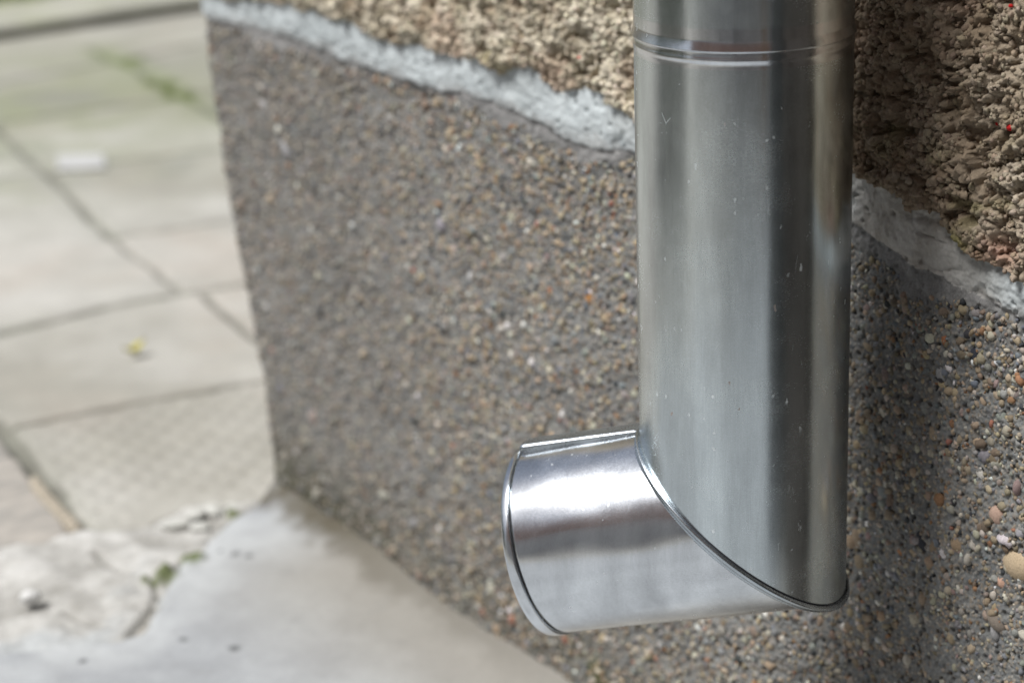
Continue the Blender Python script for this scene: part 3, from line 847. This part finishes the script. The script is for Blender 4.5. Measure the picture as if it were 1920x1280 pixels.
# dirtier and browner cement close under the wall
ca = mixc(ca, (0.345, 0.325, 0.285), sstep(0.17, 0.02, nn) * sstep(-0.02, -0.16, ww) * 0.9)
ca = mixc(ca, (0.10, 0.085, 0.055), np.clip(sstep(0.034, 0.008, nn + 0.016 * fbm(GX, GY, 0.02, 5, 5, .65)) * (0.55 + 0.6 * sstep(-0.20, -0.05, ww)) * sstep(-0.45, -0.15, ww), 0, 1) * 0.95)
ca = mixc(ca, (0.20, 0.20, 0.17), sstep(0.006, 0.001, dA) * 0.7 * upper)
ca = mixc(ca, (0.60, 0.62, 0.625), sstep(0.06, 0.01, dA) * np.clip(0.5 + 1.2 * fbm(GX, GY, .04, 4, 2), 0, 1) * 0.7)
ca = mixc(ca, (0.26, 0.265, 0.26), np.clip(fbm(GX, GY, .016, 5, 5, .65) * 2.2 - 0.75, 0, 1) * 0.6)
cpch = mixc(cpch, (0.52, 0.545, 0.555), sstep(0.035, 0.0, dA + 0.02 * fbm(GX, GY, .02, 4, 6)) * (1 - upper) * 0.85)
for (dx, dy, dr) in ((-.196, 1.455, .005), (-.185, 1.452, .004), (-.206, 1.462, .003), (-.181, 1.310, .005), (-.215, 1.325, .005), (-.275, 1.300, .004), (-.03, 1.392, .004)):
    dd = np.hypot(GX - dx, GY - dy) + 0.002 * fbm(GX, GY, 0.006, 2, 4)
    k_ = sstep(dr, dr * 0.4, dd); apron_h = apron_h - 0.002 * k_
    ca = mixc(ca, (0.11, 0.115, 0.115), k_ * 0.85)
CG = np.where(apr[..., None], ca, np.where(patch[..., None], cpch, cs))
CG = mixc(CG, (0.115, 0.145, 0.038), np.clip(moss, 0, 1) * 0.9)
GZ = GZ + 0.004 * moss * (1 + fbm(GX, GY, 0.006, 2, 2))
GV = np.stack([GX, GY, GZ], -1).reshape(-1, 3); GC = CG.reshape(-1, 3) * np.array([0.70, 0.70, 0.70])
GF = grid_faces(*GX.shape)
gzone = np.where(apr, 1, np.where(patch, 2, 0)).ravel()[GF[:, 0]]
ctr = GV[GF].mean(1)
keep = ctr[:, 1] - 3.436 < 0.685 * (ctr[:, 0] + 0.757) + 0.03      # paving stops at the kerb
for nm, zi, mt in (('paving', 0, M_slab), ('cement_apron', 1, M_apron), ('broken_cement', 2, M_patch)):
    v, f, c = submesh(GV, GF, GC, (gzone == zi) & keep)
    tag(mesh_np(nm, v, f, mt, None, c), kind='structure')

M_soil = plain('soil', (0.10, 0.085, 0.055), 0.95, 30)
me = bpy.data.meshes.new('ground'); me.from_pydata([(-150, -150, -.035), (150, -150, -.035), (150, 150, -.035), (-150, 150, -.035)], [], [(0, 1, 2, 3)])
me.materials.append(M_soil)
tag(link(bpy.data.objects.new('ground', me)), kind='structure')

# kerb along the far edge of the paving
kd = np.array([0.825, 0.565, 0]); kp = np.array([-kd[1], kd[0], 0])
M_kerb = tinted('kerb_stone', 0.9, 0.3, 200, 0.001, 0.1)
def kerb(s0, s1, org, depth, top, parent=None):
    ns, npf = int((s1 - s0) / 0.006), 26
    s_ = np.linspace(s0, s1, ns)
    # profile: front foot, front face, rounded nose, top, back
    pr = [(0.010, -0.03), (0.008, -0.004), (0.004, 0.004), (-0.004, top - 0.014), (-0.002, top - 0.006), (0.004, top - 0.001)] +          [(0.010 + (depth - 0.01) * q, top) for q in np.linspace(0, 1, 22)] + [(depth + 0.006, top - 0.006), (depth + 0.006, -0.03)]
    pr = np.array(pr)
    S, Q = np.meshgrid(s_, np.arange(len(pr)))
    px, pz = pr[Q, 0], pr[Q, 1]
    amp = 0.005
    P = org + kd * S[..., None] + kp * (px + amp * fbm(S, pz * 1.0, 0.12, 4, 2))[..., None] + np.array([0, 0, 1.0]) * (pz + 0.0025 * fbm(S, px, 0.08, 4, 5))[..., None]
    c = mixc((0.29, 0.285, 0.24), (0.38, 0.37, 0.32), np.clip(0.5 + fbm(S, px, 0.1, 4, 3), 0, 1))
    gr = np.clip(-0.12 + 1.0 * fbm(S, px, 0.09, 4, 6) + 0.9 * sstep(depth * 0.6, depth, px), 0, 1)
    c = mixc(c, (0.21, 0.24, 0.09), gr * 0.85)
    c = mixc(c, (0.045, 0.045, 0.022), (Q < 5) * 0.9)
    f = grid_faces(*S.shape)
    return P.reshape(-1, 3), f, c.reshape(-1, 3)
korg = np.array([-0.757, 3.415, 0])
P, f, c = kerb(-3.0, 3.2, korg, 0.20, 0.020)
tag(mesh_np('kerb', P, f, M_kerb, None, c), kind='structure')

# grass verge behind it
M_grass = tinted('grass_blades', 0.6, 0.0, 50, 0.001, 0.1)
def blades(n_, seed, smin, smax, dmin, dmax, hmin, hmax, z0):
    g = np.random.default_rng(seed)
    s_ = g.uniform(smin, smax, n_); d_ = g.uniform(dmin, dmax, n_)
    p = korg + kd * s_[:, None] + kp * d_[:, None]; p[:, 2] = z0
    a = g.uniform(0, 6.28, n_); h = g.uniform(hmin, hmax, n_); w = 0.0018
    dx = np.stack([np.cos(a), np.sin(a), 0 * a], -1); ln = np.stack([np.cos(a * 3), np.sin(a * 3), 0 * a], -1) * (h * g.uniform(.2, .7, n_))[:, None]
    up = np.array([0, 0, 1.0]) * h[:, None]
    V = np.stack([p - dx * w, p + dx * w, p + dx * w * .7 + up * .6 + ln * .4, p - dx * w * .7 + up * .6 + ln * .4, p + up + ln], 1)
    b0 = np.arange(n_)[:, None] * 5
    q = b0 + np.array([0, 1, 2, 3]); t = b0 + np.array([3, 2, 4])
    col = np.array([0.12, 0.17, 0.045]) * g.uniform(.6, 1.5, (n_, 1)) + np.array([.04, .01, 0]) * g.random((n_, 1))
    return V.reshape(-1, 3), [q, t], np.repeat(col, 5, 0)
V, f, c = blades(26000, 31, -1.4, 1.6, 0.24, 1.1, 0.012, 0.035, -0.005)
tag(mesh_np('grass', V, f, M_grass, None, c, smooth=False), kind='stuff')
V, f, c = kerb(-3.0, 3.2, korg + kp * 0.245, 1.6, -0.004)
tag(mesh_np('verge_soil', V, f, M_soil, None), kind='structure')

# ---- loose things on the ground
def lump_mesh(seed, size, ax=(1, 1, 0.6), rough=0.30, sub=4):
    g = np.random.default_rng(seed)
    v, f = ico(sub)
    ir = np.ones(len(v))
    for q in range(9):
        d = g.normal(size=3); d /= np.linalg.norm(d)
        ir += g.uniform(-rough, rough * 0.7) * np.clip(v @ d, 0, 1) ** 2
    for q, am in ((6, .10), (12, .07), (24, .05)):
        for _ in range(3):
            d = g.normal(size=3) * q; ir += am * 0.5 * np.sin(v @ d + g.uniform(0, 6)) * np.sin(v @ np.roll(d, 1) + g.uniform(0, 6))
    return v * ir[:, None] * np.array(ax) * size, f
M_white = plain('white_chip', (0.40, 0.40, 0.39), 0.85, 300, 0.12)
M_crumb = plain('mortar_crumb', (0.44, 0.44, 0.41), 0.95, 200, 0.15)
M_leaf = plain('yellow_leaf', (0.42, 0.38, 0.06), 0.6, 200, 0.35)
M_wood = plain('weathered_wood', (0.29, 0.255, 0.20), 0.85, 200, 0.3)
def place_lump(name, seed, loc, size, ax, mat, rz=0, **k):
    v, f = lump_mesh(seed, size, ax)
    o = mesh_np(name, v, f, mat)
    o.location = loc; o.rotation_euler = (0, 0, rz)
    return o
tag(place_lump('white_pebble', 1, (-.324, 1.386, .009), .0068, (1.15, .9, .7), plain('white_quartz', (.56, .56, .55), .7, 300, .05), .3),
    'small bright white pebble on the broken cement at the lower left', 'pebble')
crumbs = [((-.244, 1.513, .008), .0095, (1.3, .8, .7), 'leftmost pale mortar crumb, on the edge of the broken cement'),
          ((-.232, 1.527, .009), .0090, (1, 1, .7), 'pale mortar crumb beside the leftmost one, by the slab edge'),
          ((-.219, 1.537, .008), .0080, (1.2, .9, .7), 'pale mortar crumb in the middle of the row of crumbs'),
          ((-.208, 1.545, .007), .0065, (1.1, .9, .8), 'small pale mortar crumb nearest the wall corner'),
          ((-.226, 1.508, .008), .0070, (.9, 1.3, .7), 'pale mortar crumb in front of the row, above the green moss')]
for i, (l_, s_, ax, lb) in enumerate(crumbs):
    tag(place_lump('mortar_crumb', 20 + i, (l_[0], l_[1], l_[2] - .003), s_ * .85, (ax[0] * 1.2, ax[1], ax[2] * .6), M_crumb, i), lb, 'crumb', 'mortar crumbs by the wall corner')
# leaf: a small curled blade with a stalk
def leaf(name, loc, ln, wd, rz):
    n1, n2 = 13, 7
    V = []
    for i in range(n1):
        t = i / (n1 - 1); w = wd * math.sin(math.pi * min(1, t * 1.02)) ** 0.8 * (1 - 0.25 * t)
        for j in range(n2):
            q = j / (n2 - 1) * 2 - 1
            V.append(((t - .5) * ln, q * w, 0.004 * abs(q) + 0.006 * (t - .4) ** 2 * 4 + 0.0015 * math.sin(9 * t + 2 * q)))
    V = np.array(V); f = grid_faces(n1, n2)
    Vb = V - np.array([0, 0, 0.0004])
    o = mesh_np(name, np.concatenate([V, Vb]), [f, f[:, ::-1] + len(V)], M_leaf)
    o.location = loc; o.rotation_euler = (0, 0, rz)
    return o
tag(leaf('fallen_leaf', (-.330, 1.904, .005), .020, .006, .5), 'small yellow green fallen leaf on the pale paving slab', 'leaf')
# strip of wood jammed in the wide joint
ax_ = np.array([.434, -.9, 0]); ax_ /= np.linalg.norm(ax_); ay_ = np.array([ax_[1], -ax_[0], 0])
ws = np.linspace(0, 1, 40); prof = [(-.0045, -.004), (-.005, .001), (-.0035, .0035), (0, .0045), (.0035, .0032), (.0048, .0005), (.0045, -.004)]
VV2 = []
for t in ws:
    tp = math.sqrt(max(.05, min(1, t / .03, (1 - t) / .03)))
    for a, b in prof:
        VV2.append(ax_ * t * .118 + ay_ * (a * tp + .0012 * math.sin(5 * t)) + np.array([0, 0, b * tp + .0006 * math.sin(23 * t + a * 900)]))
VV2 = np.array(VV2)
o = mesh_np('wood_strip', VV2, [grid_faces(40, len(prof))], M_wood); o.location = (-.366, 1.618, .001)
tag(o, 'thin weathered strip of wood lying in the wide joint between slabs at the left', 'wood strip')
# pale flat chip on the mossy slab
import bmesh
bm = bmesh.new()
pts = [(-.534, 2.660), (-.505, 2.664), (-.477, 2.657), (-.470, 2.622), (-.463, 2.590), (-.490, 2.585), (-.520, 2.588), (-.526, 2.63)]
c_ = np.mean(pts, 0)
vs = [bm.verts.new((x - c_[0], y - c_[1], 0)) for x, y in pts]
fc = bm.faces.new(vs[::-1])
ex = bmesh.ops.extrude_face_region(bm, geom=[fc])
for v in ex['geom']:
    if isinstance(v, bmesh.types.BMVert): v.co.z += 0.0022
bmesh.ops.bevel(bm, geom=[e for e in bm.edges], offset=0.0007, segments=2, affect='EDGES')
bmesh.ops.recalc_face_normals(bm, faces=bm.faces)
me = bpy.data.meshes.new('plaster_chip'); bm.to_mesh(me); bm.free(); me.materials.append(M_white)
o = link(bpy.data.objects.new('plaster_chip', me)); o.location = (c_[0], c_[1], 0.001)
tag(o, 'flat whitish rectangular chip lying on the green stained slab', 'chip')

# ------------------------------------------------------------------ things added out of frame for the steel to mirror
def brick_mat():
    mt, n, l, b = newmat('red_brick')
    tc = n.new('ShaderNodeTexCoord'); mp = n.new('ShaderNodeMapping'); mp.inputs['Rotation'].default_value = (R(90), 0, 0)
    br = n.new('ShaderNodeTexBrick'); br.inputs['Scale'].default_value = 1.0
    br.inputs['Brick Width'].default_value = 0.22; br.inputs['Row Height'].default_value = 0.075; br.inputs['Mortar Size'].default_value = 0.008
    br.inputs['Color1'].default_value = (0.42, 0.22, 0.18, 1); br.inputs['Color2'].default_value = (0.50, 0.30, 0.25, 1)
    br.inputs['Mortar'].default_value = (0.35, 0.32, 0.28, 1)
    l.new(tc.outputs['Object'], mp.inputs['Vector']); l.new(mp.outputs[0], br.inputs['Vector'])
    l.new(br.outputs['Color'], b.inputs['Base Color']); b.inputs['Roughness'].default_value = 0.9
    return mt
shed = empty('added_brick_shed', (0, -1.15, 0))  # added shed: mirrored as a brown band, also blocks light from the front
tag(shed, 'red brick shed wall across the narrow yard, added for the steel to mirror', 'shed')
XYZ = ((1, 0, 0), (0, 1, 0), (0, 0, 1))
box_mesh('wall', (-3.9, -.24, 1.003), (1.62, 0, 2.9), XYZ, (0, 0, 0), brick_mat(), shed, 0.005)
box_mesh('footing', (-3.91, -.24, -.03), (1.62, .02, 1.0), XYZ, (0, 0, 0), plain('footing_render', (.60, .59, .60), .8), shed, 0.005)
box_mesh('roof', (-3.98, -1.6, 2.903), (1.70, .06, 2.98), XYZ, (0, 0, 0), plain('roof_sheet', (.12, .11, .11), .7), shed, 0.01)
# two added posts, standing for a crouching person's legs in the pipe's reflection
M_post = plain('dark_stand_in', (.06, .057, .058), .7)
for i, (x, w_) in enumerate(((-.13, .045), (.02, .05))):
    o = box_mesh('leg_stand_in', (-w_ / 2, -.05, -.02), (w_ / 2, .05, .95), XYZ, (0, 0, 0), M_post, None, .004)
    o.location = (x, -.50, 0)
    tag(o, ('added dark post on the left behind the camera, standing in for a leg', 'added dark post on the right behind the camera, standing in for a leg')[i], 'post', 'leg stand-ins behind the camera')
o = box_mesh('added_board', (-.07, -.012, 0), (.07, .012, 1.1), XYZ, (0, 0, 0), plain('board_wood', (.34, .22, .13), .7), None, .003)  # added board, mirrored as a tan strip in the pipe
o.location = (.36, -.45, -.002); o.rotation_euler = (0, 0, R(-15))
tag(o, 'pale brown timber board added beside the dark posts behind the camera, for the pipe to mirror', 'board')

# clipped shrub added out of frame, mirrored as the pipe's dark green band
M_shrub = tinted('shrub_leaves', 0.5, 0.0, 50, 0.001, 0.1)
g = np.random.default_rng(77)
n_ = 9000
p = g.uniform(-1, 1, (n_, 3)); p = p / (np.abs(p) ** 4).sum(1)[:, None] ** .25 * g.uniform(.7, 1, (n_, 1)) * np.array([.28, .60, .40]) * (1 + .08 * g.normal(size=(n_, 1)))
a = g.normal(size=(n_, 3)); a /= np.linalg.norm(a, axis=1)[:, None]; b = np.cross(a, g.normal(size=(n_, 3))); b /= np.linalg.norm(b, axis=1)[:, None]
V = np.stack([p - a * .020, p + b * .011, p + a * .020, p - b * .011], 1).reshape(-1, 3) + np.array([0, 0, .47])
c = np.repeat(np.array([.055, .095, .035]) * g.uniform(.5, 1.6, (n_, 1)), 4, 0)
shrub = empty('shrub', (-1.75, .85, 0))
tag(shrub, 'clipped dark green shrub at the left of the yard, added for the pipe to mirror', 'shrub')
mesh_np('crown', V, np.arange(n_ * 4).reshape(-1, 4), M_shrub, shrub, c, smooth=False)
box_mesh('trunk', (-.02, -.02, -.03), (.02, .02, .4), XYZ, (0, 0, 0), M_wood, shrub, .004)

# wheeled bin added right of the camera to block light and mirror dark
bin_ = empty('added_wheeled_bin', (.421, .375, 0))
bin_.rotation_euler = (0, 0, R(-56.7))
tag(bin_, 'dark grey wheeled bin added out of view by the house wall, to block light and mirror dark', 'bin')
M_bin = plain('bin_plastic', (.045, .047, .045), .55)
box_mesh('body', (-.17, -.085, .06), (.17, .12, 1.02), XYZ, (0, 0, 0), M_bin, bin_, .03)
box_mesh('lid', (-.18, -.095, 1.023), (.18, .125, 1.07), XYZ, (0, 0, 0), M_bin, bin_, .015)
box_mesh('axle', (-.15, -.075, -.002), (.15, -.02, .057), XYZ, (0, 0, 0), M_dark, bin_, .02)
box_mesh('foot', (-.15, .05, -.002), (.15, .10, .057), XYZ, (0, 0, 0), M_dark, bin_, .01)

# dark ledged door added out of view, so the pipe's right side mirrors dark
door_axes = (tuple(-Wd), tuple(Nn), (0, 0, 1))
M_door = plain('dark_door_timber', (.035, .028, .022), .65, 20)
dr_ = box_mesh('added_door', (.80, -.02, .03), (1.70, .030, 2.05), door_axes, tuple(A0 - house_off), M_door, house, .004)
for z0_ in (.30, 1.05, 1.75):
    box_mesh('ledge', (.90, .031, z0_), (1.64, .052, z0_ + .11), door_axes, tuple(A0 - house_off), M_door, dr_, .003)
box_mesh('handle', (.93, .031, .98), (.96, .075, 1.04), door_axes, tuple(A0 - house_off), M_seam, dr_, .006)
